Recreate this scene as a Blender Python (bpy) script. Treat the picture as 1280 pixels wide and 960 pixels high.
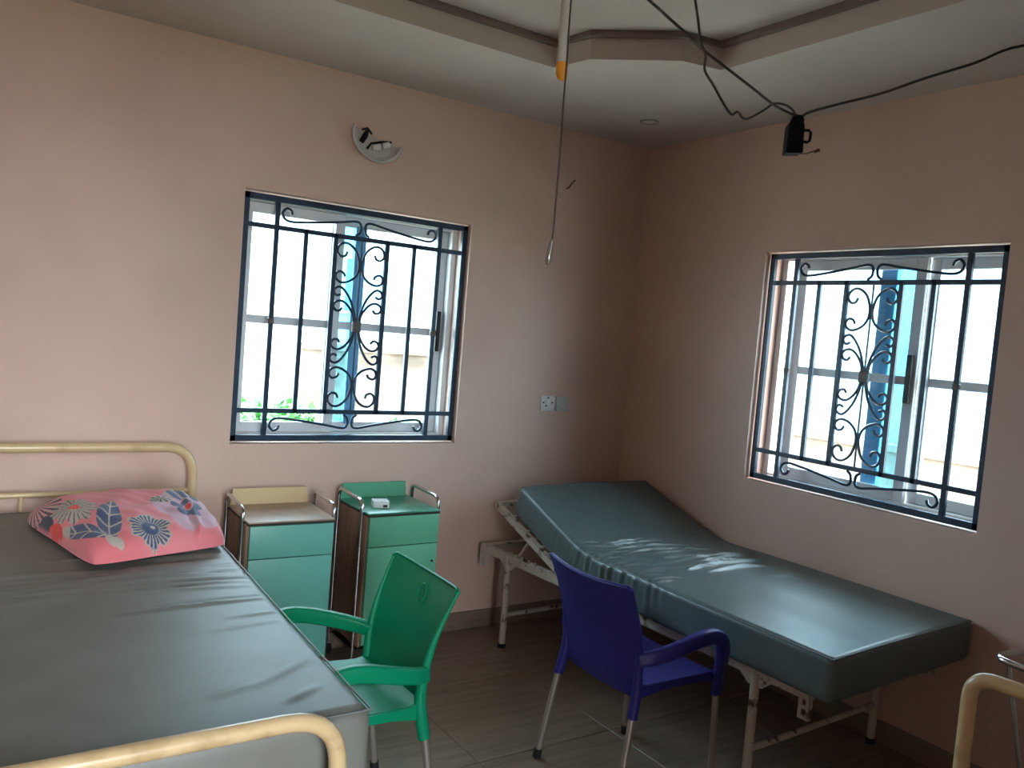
import bpy, bmesh, math, random
from mathutils import Vector, Matrix
random.seed(7)
PI = math.pi
for o in list(bpy.data.objects): bpy.data.objects.remove(o, do_unlink=True)
scn = bpy.context.scene
C = scn.collection

# ------------------------------------------------------------------ camera
YAW, PITCH, ROLL, FPX = 0.5893, -0.0608, 0.0828, 1048.7
CAM = Vector((-3.2936, -3.7170, 1.5829))
_d = Vector((math.sin(YAW)*math.cos(PITCH), math.cos(YAW)*math.cos(PITCH), math.sin(PITCH)))
_r = Vector((math.cos(YAW), -math.sin(YAW), 0)); _u = _r.cross(_d)
CR = math.cos(ROLL)*_r + math.sin(ROLL)*_u
CU = -math.sin(ROLL)*_r + math.cos(ROLL)*_u
cam = bpy.data.cameras.new('camera'); cam.sensor_width = 36; cam.lens = FPX/1280*36; cam.clip_start = 0.05
cobj = bpy.data.objects.new('camera', cam); C.objects.link(cobj)
m3 = Matrix((CR, CU, -_d)).transposed()
cobj.matrix_world = Matrix.Translation(CAM) @ m3.to_4x4()
scn.camera = cobj
def ray(px, py, depth):
    return CAM + depth*(_d + CR*((px-640)/FPX) - CU*((py-480)/FPX))

# ------------------------------------------------------------------ world, sun, exposure
scn.view_settings.view_transform = 'Standard'; scn.view_settings.look = 'None'
scn.view_settings.exposure = 2.65; scn.view_settings.gamma = 1; scn.view_settings.use_curve_mapping = False
w = bpy.data.worlds.new('sky'); scn.world = w; w.use_nodes = True
bg = w.node_tree.nodes['Background']; bg.inputs[0].default_value = (0.85, 0.93, 1.0, 1); bg.inputs[1].default_value = 4.0
sun = bpy.data.lights.new('sun', 'SUN'); sun.energy = 6.0; sun.angle = math.radians(3); sun.color = (1, .95, .88)
so = bpy.data.objects.new('sun', sun); C.objects.link(so)
so.rotation_euler = Vector((0.25, 0.22, -0.94)).to_track_quat('-Z', 'Y').to_euler(); so.location = (-6, -6, 9)

# ------------------------------------------------------------------ room numbers
H = 2.70; XL = -4.30; YF = -4.25; TH = 0.24
WB = (-2.271, -1.131, 0.994, 2.111)       # opening in the back wall  (x0,x1,z0,z1)
WR = (-2.077, -0.928, 0.958, 2.081)       # opening in the right wall (y0,y1,z0,z1)
def portal(name, loc, rot, sx, sy):
    l = bpy.data.lights.new(name, 'AREA'); l.shape = 'RECTANGLE'; l.size = sx; l.size_y = sy
    l.cycles.is_portal = True
    o = bpy.data.objects.new(name, l); C.objects.link(o); o.location = loc; o.rotation_euler = rot
portal('portal_back', ((WB[0]+WB[1])/2, TH+.02, (WB[2]+WB[3])/2), (-PI/2, 0, 0), 1.14, 1.12)
portal('portal_right', (TH+.02, (WR[0]+WR[1])/2, (WR[2]+WR[3])/2), (0, PI/2, 0), 1.12, 1.14)

portal('portal_baffle', (-3.275, -7.18, 1.6), (PI/2, 0, 0), 1.75, 3.1)

# ------------------------------------------------------------------ materials
def lin(c):
    return tuple(((v/255)/12.92 if v/255 <= .04045 else ((v/255+.055)/1.055)**2.4) for v in c)
MATS = {}
def mat(name, rgb, rough=.5, metal=0., spec=.5, rgb2=None, nscale=8., ndetail=6., lo=.4, hi=.65, bump=0., bscale=60., stretch=None, coat=0., transl=0.):
    if name in MATS: return MATS[name]
    m = bpy.data.materials.new(name); m.use_nodes = True; nt = m.node_tree; N = nt.nodes; L = nt.links
    b = N['Principled BSDF']
    b.inputs['Base Color'].default_value = (*lin(rgb), 1); b.inputs['Roughness'].default_value = rough
    b.inputs['Metallic'].default_value = metal; b.inputs['Specular IOR Level'].default_value = spec
    b.inputs['Coat Weight'].default_value = coat; b.inputs['Coat Roughness'].default_value = .12
    tc = N.new('ShaderNodeTexCoord'); mp = N.new('ShaderNodeMapping'); L.new(tc.outputs['Object'], mp.inputs[0])
    if stretch: mp.inputs['Scale'].default_value = stretch
    if rgb2:
        n = N.new('ShaderNodeTexNoise'); n.inputs['Scale'].default_value = nscale; n.inputs['Detail'].default_value = ndetail
        L.new(mp.outputs[0], n.inputs['Vector'])
        r = N.new('ShaderNodeMapRange'); r.inputs[1].default_value = lo; r.inputs[2].default_value = hi; L.new(n.outputs[0], r.inputs[0])
        mx = N.new('ShaderNodeMix'); mx.data_type = 'RGBA'
        mx.inputs[6].default_value = (*lin(rgb), 1); mx.inputs[7].default_value = (*lin(rgb2), 1)
        L.new(r.outputs[0], mx.inputs[0]); L.new(mx.outputs[2], b.inputs['Base Color'])
    if bump:
        n2 = N.new('ShaderNodeTexNoise'); n2.inputs['Scale'].default_value = bscale; n2.inputs['Detail'].default_value = 4
        L.new(mp.outputs[0], n2.inputs['Vector'])
        bp = N.new('ShaderNodeBump'); bp.inputs['Strength'].default_value = bump; bp.inputs['Distance'].default_value = .01
        L.new(n2.outputs[0], bp.inputs['Height']); L.new(bp.outputs[0], b.inputs['Normal'])
    MATS[name] = m; return m
def glass(name, tint, refl=.06):
    m = bpy.data.materials.new(name); m.use_nodes = True; nt = m.node_tree; N = nt.nodes; L = nt.links
    N.remove(N['Principled BSDF'])
    t = N.new('ShaderNodeBsdfTransparent'); t.inputs[0].default_value = (*tint, 1)
    g = N.new('ShaderNodeBsdfGlossy'); g.inputs['Roughness'].default_value = .03
    mx = N.new('ShaderNodeMixShader'); mx.inputs[0].default_value = refl
    L.new(t.outputs[0], mx.inputs[1]); L.new(g.outputs[0], mx.inputs[2]); L.new(mx.outputs[0], N['Material Output'].inputs[0])
    MATS[name] = m; return m
M_wall = mat('wall_paint', (213, 182, 166), .62, rgb2=(203, 172, 157), nscale=1.6, bump=.05, bscale=35, spec=.35)
M_ceil = mat('ceiling_paint', (198, 186, 178), .8, rgb2=(190, 177, 168), nscale=2.2)
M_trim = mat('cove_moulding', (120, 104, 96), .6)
M_tile = mat('floor_tile', (142, 122, 106), .33, rgb2=(120, 104, 90), nscale=5, stretch=(.5, 5, 1), bump=.02, bscale=20)
M_grout = mat('grout', (150, 140, 126), .9)
M_skirt = mat('skirting_tile', (140, 120, 104), .4, rgb2=(120, 102, 88), nscale=4, stretch=(1, 1, 4))
M_steel = mat('grille_paint', (28, 46, 66), .38, rgb2=(36, 58, 80), nscale=30)
M_collar = mat('grille_collar', (92, 84, 80), .5)
M_alu = mat('aluminium', (206, 208, 210), .4)
M_handle = mat('black_plastic', (20, 20, 22), .45)
M_bluealu = mat('blue_aluminium', (104, 154, 192), .4)
M_glass = glass('clear_glass', (.80, .93, .97)); M_gblue = glass('blue_glass', (.50, .80, .90))
M_cream = mat('cream_enamel', (214, 186, 142), .33, rgb2=(176, 146, 104), nscale=14, lo=.55, hi=.8, coat=.3)
M_white = mat('chipped_white', (196, 186, 172), .5, rgb2=(92, 68, 54), nscale=22, lo=.57, hi=.66, bump=.1)
M_vin1 = mat('vinyl_teal', (88, 102, 104), .36, rgb2=(82, 96, 97), nscale=5, bump=.02, bscale=180)
M_vin2 = mat('vinyl_grey', (122, 124, 118), .50, rgb2=(110, 110, 103), nscale=3.0, bump=.03, bscale=160)
M_seam = mat('vinyl_seam', (84, 94, 95), .45); M_seam2 = mat('vinyl_seam_grey', (106, 108, 104), .5)
M_chrome = mat('chrome', (205, 205, 205), .16, metal=1.)
M_ply = mat('plywood', (150, 118, 94), .6, rgb2=(116, 90, 72), nscale=6, stretch=(6, 6, .6))
M_lam1 = mat('laminate_teal', (106, 176, 160), .42); M_lam2 = mat('laminate_green', (98, 172, 138), .42)
M_lam2d = mat('laminate_green_tray', (70, 150, 124), .3, rgb2=(60, 128, 106), nscale=5)
M_lamc = mat('laminate_cream', (212, 186, 142), .45); M_wood = mat('tray_worn', (176, 150, 130), .4, rgb2=(150, 126, 108), nscale=6)
M_edge = mat('dark_edge', (42, 36, 32), .7)
M_rub = mat('rubber', (24, 23, 24), .7)
M_green = mat('green_plastic', (0, 138, 98), .42, spec=.3); M_blue = mat('blue_plastic', (44, 40, 122), .42, spec=.35)
M_tube = mat('grey_tube', (168, 160, 152), .35, metal=.6)
M_plate = mat('switch_plastic', (216, 210, 208), .4); M_plate2 = mat('blank_plate', (178, 184, 176), .4)
M_pvc = mat('white_pvc', (190, 186, 178), .5); M_orange = mat('orange_cap', (226, 150, 34), .5)
M_wire = mat('brown_wire', (58, 48, 40), .6); M_black = mat('black_box', (20, 21, 24), .75, spec=.2); M_red = mat('red_tip', (96, 44, 38), .5)
M_clear = glass('clear_plastic', (.86, .85, .83), .2)
M_foam = mat('white_box', (222, 226, 224), .5)
M_lampw = mat('lamp_plate', (188, 180, 174), .4); M_frost = mat('frosted_rim', (196, 188, 184), .18, coat=.5)
M_paintw = mat('house_paint', (176, 188, 196), .8, rgb2=(160, 168, 172), nscale=1.2)
M_paintb = mat('house_paint_blue', (128, 148, 166), .8, rgb2=(112, 130, 146), nscale=1.2)
M_block = mat('block_wall', (126, 104, 90), .9, rgb2=(92, 74, 62), nscale=2.5, bump=.3, bscale=14)
M_roof = mat('roof_sheet', (160, 168, 176), .5, rgb2=(130, 120, 112), nscale=2); M_soil = mat('soil', (172, 160, 146), .95, rgb2=(152, 140, 124), nscale=1.5)
M_leaf = mat('leaf', (96, 150, 78), .6, rgb2=(66, 122, 58), nscale=4); M_bark = mat('bark', (100, 78, 60), .9)
M_hwin = mat('far_window', (110, 150, 190), .2)

# ------------------------------------------------------------------ mesh helpers
def obj(name, bm, m, parent=None, smooth=35, loc=None):
    me = bpy.data.meshes.new(name); bmesh.ops.recalc_face_normals(bm, faces=bm.faces[:]); bm.to_mesh(me); bm.free()
    if smooth:
        for p in me.polygons: p.use_smooth = True
        me.set_sharp_from_angle(angle=math.radians(smooth))
    if m: me.materials.append(m)
    o = bpy.data.objects.new(name, me); C.objects.link(o); o.parent = parent
    if loc: o.location = loc
    return o
def tag(o, label, cat=None, group=None, kind=None):
    o['label'] = label
    if cat: o['category'] = cat
    if group: o['group'] = group
    if kind: o['kind'] = kind
    return o
def thing(name, label, cat, loc=(0, 0, 0), rz=0, group=None):
    o = bpy.data.objects.new(name, None); C.objects.link(o); o.location = loc; o.rotation_euler = (0, 0, rz)
    o.empty_display_size = .1
    return tag(o, label, cat, group)
def box(bm, a, b, bev=0., seg=2, mtx=None):
    r = bmesh.ops.create_cube(bm, size=1); vs = r['verts']
    for v in vs:
        v.co = Vector(((a[i]+b[i])/2 + v.co[i]*(b[i]-a[i]) for i in range(3)))
    if mtx: bmesh.ops.transform(bm, matrix=mtx, verts=vs)
    if bev:
        es = list({e for v in vs for e in v.link_edges})
        bmesh.ops.bevel(bm, geom=es, offset=bev, segments=seg, affect='EDGES', profile=.5)
def bx(name, a, b, m, parent=None, bev=0.):
    bm = bmesh.new(); box(bm, a, b, bev); return obj(name, bm, m, parent)
def catmull(P, n=8, closed=False):
    P = [Vector(p) for p in P]; out = []; k = len(P)
    for i in range(k if closed else k-1):
        p1, p2 = P[i], P[(i+1) % k]
        p0 = P[i-1] if (closed or i > 0) else 2*p1-p2
        p3 = P[(i+2) % k] if (closed or i+2 < k) else 2*p2-p1
        for j in range(n):
            t = j/n
            out.append(.5*((2*p1)+(-p0+p2)*t+(2*p0-5*p1+4*p2-p3)*t*t+(-p0+3*p1-3*p2+p3)*t**3))
    if not closed: out.append(P[-1])
    return out
def fillet(P, r, n=6):
    P = [Vector(p) for p in P]; out = [P[0]]
    for i in range(1, len(P)-1):
        a = (P[i-1]-P[i]).normalized(); b = (P[i+1]-P[i]).normalized()
        rr = r if not isinstance(r, (list, tuple)) else r[i-1]
        s, e = P[i]+a*rr, P[i]+b*rr
        for j in range(n+1):
            t = j/n; out.append((1-t)**2*s + 2*t*(1-t)*P[i] + t*t*e)
    out.append(P[-1]); return out
def sweep(bm, pts, r, seg=8, prof=None, up=None, closed=False, cap=True, scl=None):
    pts = [Vector(p) for p in pts]; n = len(pts)
    if prof is None: prof = [(math.cos(2*PI*k/seg), math.sin(2*PI*k/seg)) for k in range(seg)]
    T = []
    for i in range(n):
        if closed: t = pts[(i+1) % n]-pts[i-1]
        else: t = pts[min(i+1, n-1)]-pts[max(i-1, 0)]
        T.append(t.normalized())
    if up: nrm = Vector(up)
    else: nrm = Vector((0, 0, 1)) if abs(T[0].z) < .9 else Vector((1, 0, 0))
    nrm = (nrm-T[0]*nrm.dot(T[0])).normalized(); rings = []
    for i in range(n):
        if i:
            if up:
                v = Vector(up); w_ = v-T[i]*v.dot(T[i])
                nrm = w_.normalized() if w_.length > .25 else (nrm-T[i]*nrm.dot(T[i])).normalized()
            else: nrm = (nrm-T[i]*nrm.dot(T[i])).normalized()
        bn = T[i].cross(nrm); rr = r[i] if isinstance(r, list) else r
        rings.append([bm.verts.new(pts[i]+(bn*a+nrm*b)*rr) for a, b in prof])
    k = len(prof)
    for i in range(n if closed else n-1):
        A, B = rings[i], rings[(i+1) % n]
        for j in range(k): bm.faces.new((A[j], A[(j+1) % k], B[(j+1) % k], B[j]))
    if cap and not closed:
        bm.faces.new(rings[0][::-1]); bm.faces.new(rings[-1])
def tube(name, pts, r, m, parent=None, seg=10, **kw):
    bm = bmesh.new(); sweep(bm, pts, r, seg, **kw); return obj(name, bm, m, parent, 50)
def rrect(hw, hh, r, n=3):
    out = []
    for cx, cy, a0 in ((hw-r, hh-r, 0), (-hw+r, hh-r, 90), (-hw+r, -hh+r, 180), (hw-r, -hh+r, 270)):
        for k in range(n+1):
            a = math.radians(a0+90*k/n); out.append((cx+r*math.cos(a), cy+r*math.sin(a)))
    return out
def lathe(bm, prof, seg=20, mtx=None):
    rings = []; allv = []
    for (r, z) in prof:
        ring = [bm.verts.new((r*math.cos(2*PI*k/seg), r*math.sin(2*PI*k/seg), z)) for k in range(seg)]
        rings.append(ring); allv += ring
    for A, B in zip(rings, rings[1:]):
        for j in range(seg): bm.faces.new((A[j], A[(j+1) % seg], B[(j+1) % seg], B[j]))
    bm.faces.new(rings[0][::-1]); bm.faces.new(rings[-1])
    if mtx: bmesh.ops.transform(bm, matrix=mtx, verts=allv)
def grid_sheet(bm, f, nu, nv, th, nf=None):
    """sheet f(u,v) u,v in 0..1 with thickness th along -normal"""
    P = [[Vector(f(i/nu, j/nv)) for j in range(nv+1)] for i in range(nu+1)]
    Nn = [[None]*(nv+1) for _ in range(nu+1)]
    for i in range(nu+1):
        for j in range(nv+1):
            a = P[min(i+1, nu)][j]-P[max(i-1, 0)][j]; b = P[i][min(j+1, nv)]-P[i][max(j-1, 0)]
            Nn[i][j] = a.cross(b).normalized()
    A = [[bm.verts.new(P[i][j]) for j in range(nv+1)] for i in range(nu+1)]
    B = [[bm.verts.new(P[i][j]-Nn[i][j]*th) for j in range(nv+1)] for i in range(nu+1)]
    for i in range(nu):
        for j in range(nv):
            bm.faces.new((A[i][j], A[i+1][j], A[i+1][j+1], A[i][j+1])); bm.faces.new((B[i][j], B[i][j+1], B[i+1][j+1], B[i+1][j]))
    for i in range(nu):
        for j in (0, nv): bm.faces.new((A[i][j], A[i+1][j], B[i+1][j], B[i][j]))
    for j in range(nv):
        for i in (0, nu): bm.faces.new((A[i][j], A[i][j+1], B[i][j+1], B[i][j]))

# ------------------------------------------------------------------ room shell
def struct(o, label): o['kind'] = 'structure'; o['label'] = label; return o
def holed_wall(axis, lo, hi, hole, t0, t1):
    bm = bmesh.new(); u0, u1, z0, z1 = hole
    for (a, b, c, d) in ((lo, u0, 0, H+.3), (u1, hi, 0, H+.3), (u0, u1, 0, z0), (u0, u1, z1, H+.3)):
        if axis == 'x': box(bm, (a, t0, c), (b, t1, d))
        else: box(bm, (t0, a, c), (t1, b, d))
    bmesh.ops.remove_doubles(bm, verts=bm.verts[:], dist=1e-5)
    return bm
struct(obj('wall_back', holed_wall('x', XL-TH, TH, WB, 0, TH), M_wall, smooth=0), 'beige painted back wall with a grilled window')
struct(obj('wall_right', holed_wall('y', YF-TH, 0, WR, 0, TH), M_wall, smooth=0), 'beige painted right wall with a grilled window')
struct(bx('wall_left', (XL-TH, YF-TH, 0), (XL, 0, H+.3), M_wall), 'beige painted wall left of the camera')
DOOR = (-3.95, -2.55, 0.0, 2.40)
struct(obj('wall_front', holed_wall('x', XL, 0, DOOR, YF-TH, YF), M_wall, smooth=0), 'beige painted wall behind the camera with a doorway')
M_baffle = mat('baffle_render', (112, 92, 78), .8, rgb2=(96, 78, 66), nscale=3); M_bafflef = mat('baffle_screed', (124, 114, 104), .8, rgb2=(108, 99, 90), nscale=3)  # tones of the added passage, set by how much daylight they bounce
VE = -7.2                                    # unseen passage added outside the doorway to narrow daylight, open at far end
struct(bx('light_baffle_left', (-4.30, VE, -.3), (-4.15, YF-TH, 3.8), M_baffle), 'unseen wall added outside the doorway to narrow the daylight')
struct(bx('light_baffle_right', (-2.40, VE, -.3), (-2.25, YF-TH, 3.8), M_baffle), 'other unseen wall added outside the doorway to narrow the daylight')
struct(bx('light_baffle_top', (-4.30, VE, 3.15), (-2.25, YF-TH, 3.3), M_ceil), 'unseen roof added outside the doorway to cut high daylight')
struct(bx('light_baffle_floor', (-4.30, VE, -.3), (-2.25, YF-TH, -.002), M_bafflef), 'unseen floor added outside the doorway to set the bounced light')
struct(bx('added_eave_back', (XL-.3, TH, 2.62), (TH+.9, TH+.9, 2.75), M_ceil), 'unseen eave added outside the back wall to cut high sky light')  # eaves added out of view to block high sky light at the windows
struct(bx('added_eave_right', (TH, YF-.3, 2.62), (TH+.9, TH-.001, 2.75), M_ceil), 'unseen eave added outside the right wall to cut high sky light')
# floor: grout bed and single tiles
fl = struct(bx('floor', (XL-TH, YF-TH, -.25), (TH, TH, -.003), M_grout), 'brown grey tiled floor')
PT = .625
def cuts(lo, hi, start):
    c = [start+PT*k for k in range(-12, 12)]; c = [v for v in c if lo+.02 < v < hi-.02]; return [lo]+c+[hi]
xs, ys = cuts(XL, 0, -.385), cuts(YF, 0, -.60)
tmesh = {}
for x0, x1 in zip(xs, xs[1:]):
    for y0, y1 in zip(ys, ys[1:]):
        key = (round(x1-x0, 3), round(y1-y0, 3))
        if key not in tmesh:
            bm = bmesh.new(); hx, hy = (x1-x0)/2-.0016, (y1-y0)/2-.0016; box(bm, (-hx, -hy, -.012), (hx, hy, 0), .0012, 1)
            o = obj('tile', bm, M_tile, fl); tmesh[key] = o.data
        else:
            o = bpy.data.objects.new('tile', tmesh[key]); C.objects.link(o); o.parent = fl
        o.location = ((x0+x1)/2, (y0+y1)/2, 0)
SK = .093
struct(bx('baseboard_back', (XL, -.012, 0), (0, 0, SK), M_skirt, bev=.002), 'brown tile skirting along the back wall')
struct(bx('baseboard_right', (-.012, YF, 0), (0, -.012, SK), M_skirt, bev=.002), 'brown tile skirting along the right wall')
struct(bx('baseboard_left', (XL, YF, 0), (XL+.012, -.012, SK), M_skirt, bev=.002), 'brown tile skirting along the left wall')
# ceiling with stepped tray
A_, B_, C_, D_ = (-1.245, -.775), (-1.215, -.97), (-.955, -1.228), (-.775, -1.265)
CXR, CYR = -2.15, -2.11
mx_ = lambda p: (2*CXR-p[0], p[1]); my_ = lambda p: (p[0], 2*CYR-p[1]); mxy = lambda p: mx_(my_(p))
q1 = [A_, B_, C_, D_]
loop = q1 + [my_(p) for p in q1[::-1]] + [mxy(p) for p in q1] + [mx_(p) for p in q1[::-1]]
TRAY = .105
bm = bmesh.new()
inn = [bm.verts.new((x, y, H)) for x, y in loop]
out = [bm.verts.new((x, y, H)) for x, y in ((XL, 0), (0, 0), (0, YF), (XL, YF))]
es = [bm.edges.new((l[i], l[(i+1) % len(l)])) for l in (inn, out) for i in range(len(l))]
bmesh.ops.triangle_fill(bm, edges=es, use_beauty=True)
# drop faces inside the tray if any were made
def inside(x, y):
    c = False; n = len(loop)
    for i in range(n):
        (x1, y1), (x2, y2) = loop[i], loop[i-1]
        if (y1 > y) != (y2 > y) and x < (x2-x1)*(y-y1)/(y2-y1)+x1: c = not c
    return c
bad = [f for f in bm.faces if inside(f.calc_center_median().x, f.calc_center_median().y)]
bmesh.ops.delete(bm, geom=bad, context='FACES')
topv = [bm.verts.new((x, y, H+TRAY)) for x, y in loop]; n = len(loop)
for i in range(n): bm.faces.new((inn[i], inn[(i+1) % n], topv[(i+1) % n], topv[i]))
bm.faces.new(topv)
ce = struct(obj('ceiling', bm, M_ceil, smooth=0), 'off-white tray ceiling with a stepped recess')
bx('ceiling_slab', (XL-TH, YF-TH, H+TRAY+.01), (TH, TH, H+.32), M_ceil, ce)
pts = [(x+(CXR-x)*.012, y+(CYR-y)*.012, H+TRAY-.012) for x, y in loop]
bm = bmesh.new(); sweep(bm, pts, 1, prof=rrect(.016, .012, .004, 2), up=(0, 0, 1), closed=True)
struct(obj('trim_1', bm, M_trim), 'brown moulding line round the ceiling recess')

# ------------------------------------------------------------------ windows and grilles (local u right seen from inside, v up, w outwards)
def wframe(side):
    if side == 'back':
        cu, cv = (WB[0]+WB[1])/2, (WB[2]+WB[3])/2
        return Matrix.Translation((cu, 0, cv)) @ Matrix(((1, 0, 0, 0), (0, 0, 1, 0), (0, 1, 0, 0), (0, 0, 0, 1))), (WB[1]-WB[0])/2, (WB[3]-WB[2])/2
    cu, cv = (WR[0]+WR[1])/2, (WR[2]+WR[3])/2
    return Matrix.Translation((0, cu, cv)) @ Matrix(((0, 0, 1, 0), (-1, 0, 0, 0), (0, 1, 0, 0), (0, 0, 0, 1))), (WR[1]-WR[0])/2, (WR[3]-WR[2])/2
def win_box(name, mt, a, b, m, parent, bev=.003):
    bm = bmesh.new(); box(bm, a, b, bev, 1, mt); return obj(name, bm, m, parent)
def rect_frame(mt, u0, u1, v0, v1, w0, w1, t):
    bm = bmesh.new()
    for a, b in (((u0, v0, w0), (u0+t, v1, w1)), ((u1-t, v0, w0), (u1, v1, w1)), ((u0+t, v0, w0), (u1-t, v0+t, w1)), ((u0+t, v1-t, w0), (u1-t, v1, w1))):
        box(bm, a, b, .002, 1, mt)
    return bm
def make_window(name, side, label, sgn):
    """sgn=+1: the fixed leaf with the handle-less stile is on the left; -1 mirrored"""
    mt, hw, hv = wframe(side)
    root = struct(obj(name, rect_frame(mt, -hw, hw, -hv, hv, .135, .215, .032), M_alu), label)
    def sash(u0, u1, w0, w1, gm, stile_m, handle=None):
        u0, u1 = min(u0, u1), max(u0, u1)
        s = obj('sash', rect_frame(mt, u0, u1, -hv+.033, hv-.033, w0, w1, .048), stile_m, root)
        win_box('mid_rail', mt, (u0+.048, -.022, w0), (u1-.048, .016, w1), stile_m, s)
        wc = (w0+w1)/2
        win_box('pane', mt, (u0+.044, .012, wc-.002), (u1-.044, hv-.077, wc+.002), gm, s, 0)
        win_box('pane', mt, (u0+.044, -hv+.077, wc-.002), (u1-.044, -.018, wc+.002), gm, s, 0)
        if handle is not None: win_box('handle', mt, (handle-.012, -.10, w0-.02), (handle+.012, .11, w0), M_handle, s)
    return mt, hw, hv, root, sash
mt, hw, hv, root, sash = make_window('window_1', 'back', 'sliding aluminium window in the back wall', 1)
cu = (WB[0]+WB[1])/2
def strip(mt_, hv_, root_, u0, u1, p0, p1):
    # second leaf showing behind the first: blue stile and blue tinted pane
    st_ = win_box('stile', mt_, (min(u0, u1), -hv_+.07, .177), (max(u0, u1), hv_-.07, .2065), M_bluealu, root_)
    win_box('tinted_pane', mt_, (min(p0, p1), -hv_+.07, .186), (max(p0, p1), hv_-.07, .1885), M_gblue, st_, 0)
sash(-hw+.033, -1.747-cu, .142, .168, M_glass, M_alu)
sash(-1.80-cu, hw-.033, .178, .206, M_glass, M_alu, handle=hw-.062)
strip(mt, hv, root, -1.675-cu, -1.618-cu, -1.75-cu, -1.676-cu)
mt2, hw2, hv2, root2, sash2 = make_window('window_2', 'right', 'sliding aluminium window in the right wall', -1)
cv_ = (WR[0]+WR[1])/2; U = lambda y: -(y-cv_)
sash2(U(-1.025), U(-1.678), .142, .168, M_glass, M_alu, handle=U(-1.652))
sash2(U(-1.672), hw2-.033, .178, .206, M_glass, M_alu)
strip(mt2, hv2, root2, U(-1.444), U(-1.522), U(-1.523), U(-1.66))

def grille(side, label):
    mt, hw, hv = wframe(side)
    g = thing('window_grille', label, 'window grille', mt @ Vector((0, -hv+.012, .04)))
    inv = Matrix.Translation(-Vector(g.location)) @ mt
    W, V = .552, hv-.022; wc = .04
    def bar(a, b, r=.0085, nm='bar', m=M_steel):
        bm = bmesh.new(); box(bm, (a[0]-r, a[1]-r, wc-r*.8), (b[0]+r, b[1]+r, wc+r*.8), .0015, 1, inv); return obj(nm, bm, m, g)
    for s in (-1, 1):
        bar((s*W, -V), (s*W, V), .0135, 'frame_bar'); bar((-W, s*V), (W, s*V), .0135, 'frame_bar')
        bar((-W, s*.412), (W, s*.412), .0105, 'cross_bar'); bar((s*.412, -V), (s*.412, V), .011, 'upright')
        for u in (.275, .132): bar((s*u, -.412), (s*u, .412), .0105, 'upright')
        bm = bmesh.new(); box(bm, (s*.412-.014, -.02, wc-.012), (s*.412+.014, .008, wc+.012), .004, 1, inv); obj('lug', bm, M_collar, g)
    bar((0, -.412), (0, .412), .004, 'centre_rod')
    bm = bmesh.new(); box(bm, (-.022, -.028, wc-.013), (.022, .022, wc+.013), .004, 1, inv); obj('collar', bm, M_collar, g)
    TC = [(.062, .345), (.07, .326), (.09, .322), (.105, .341), (.1, .368), (.078, .385), (.048, .378), (.02, .346), (.006, .29), (.014, .243), (.042, .212), (.077, .2), (.101, .212), (.106, .235), (.092, .251), (.072, .244), (.065, .228)]
    L2 = [(.008, 0), (.012, .05), (.03, .11), (.055, .155), (.08, .178), (.102, .172), (.108, .152), (.095, .138), (.078, .145)]
    L3 = [(.012, 0), (.018, .05), (.042, .092), (.069, .113), (.095, .11), (.108, .09), (.098, .07), (.08, .068), (.07, .082)]
    TB = [(.034, .425), (.014, .442), (.012, .475), (.036, .49), (.12, .476), (.25, .456), (.34, .446), (.377, .455), (.388, .48), (.371, .502), (.35, .495), (.344, .478)]
    k = V/.545
    for su in (-1, 1):
        for sv in (-1, 1):
            for pth in (TC, L2, L3, TB):
                p = catmull([inv @ Vector((su*u*(1.13 if pth is not TB else 1), sv*v, wc)) for u, v in pth], 6)
                tube('scroll', p, .0062, M_steel, g, 6)
    return g
grille('back', 'dark blue scrolled iron grille in the window of the back wall above the lockers')
grille('right', 'dark blue scrolled iron grille in the right wall window above the bed')

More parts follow.
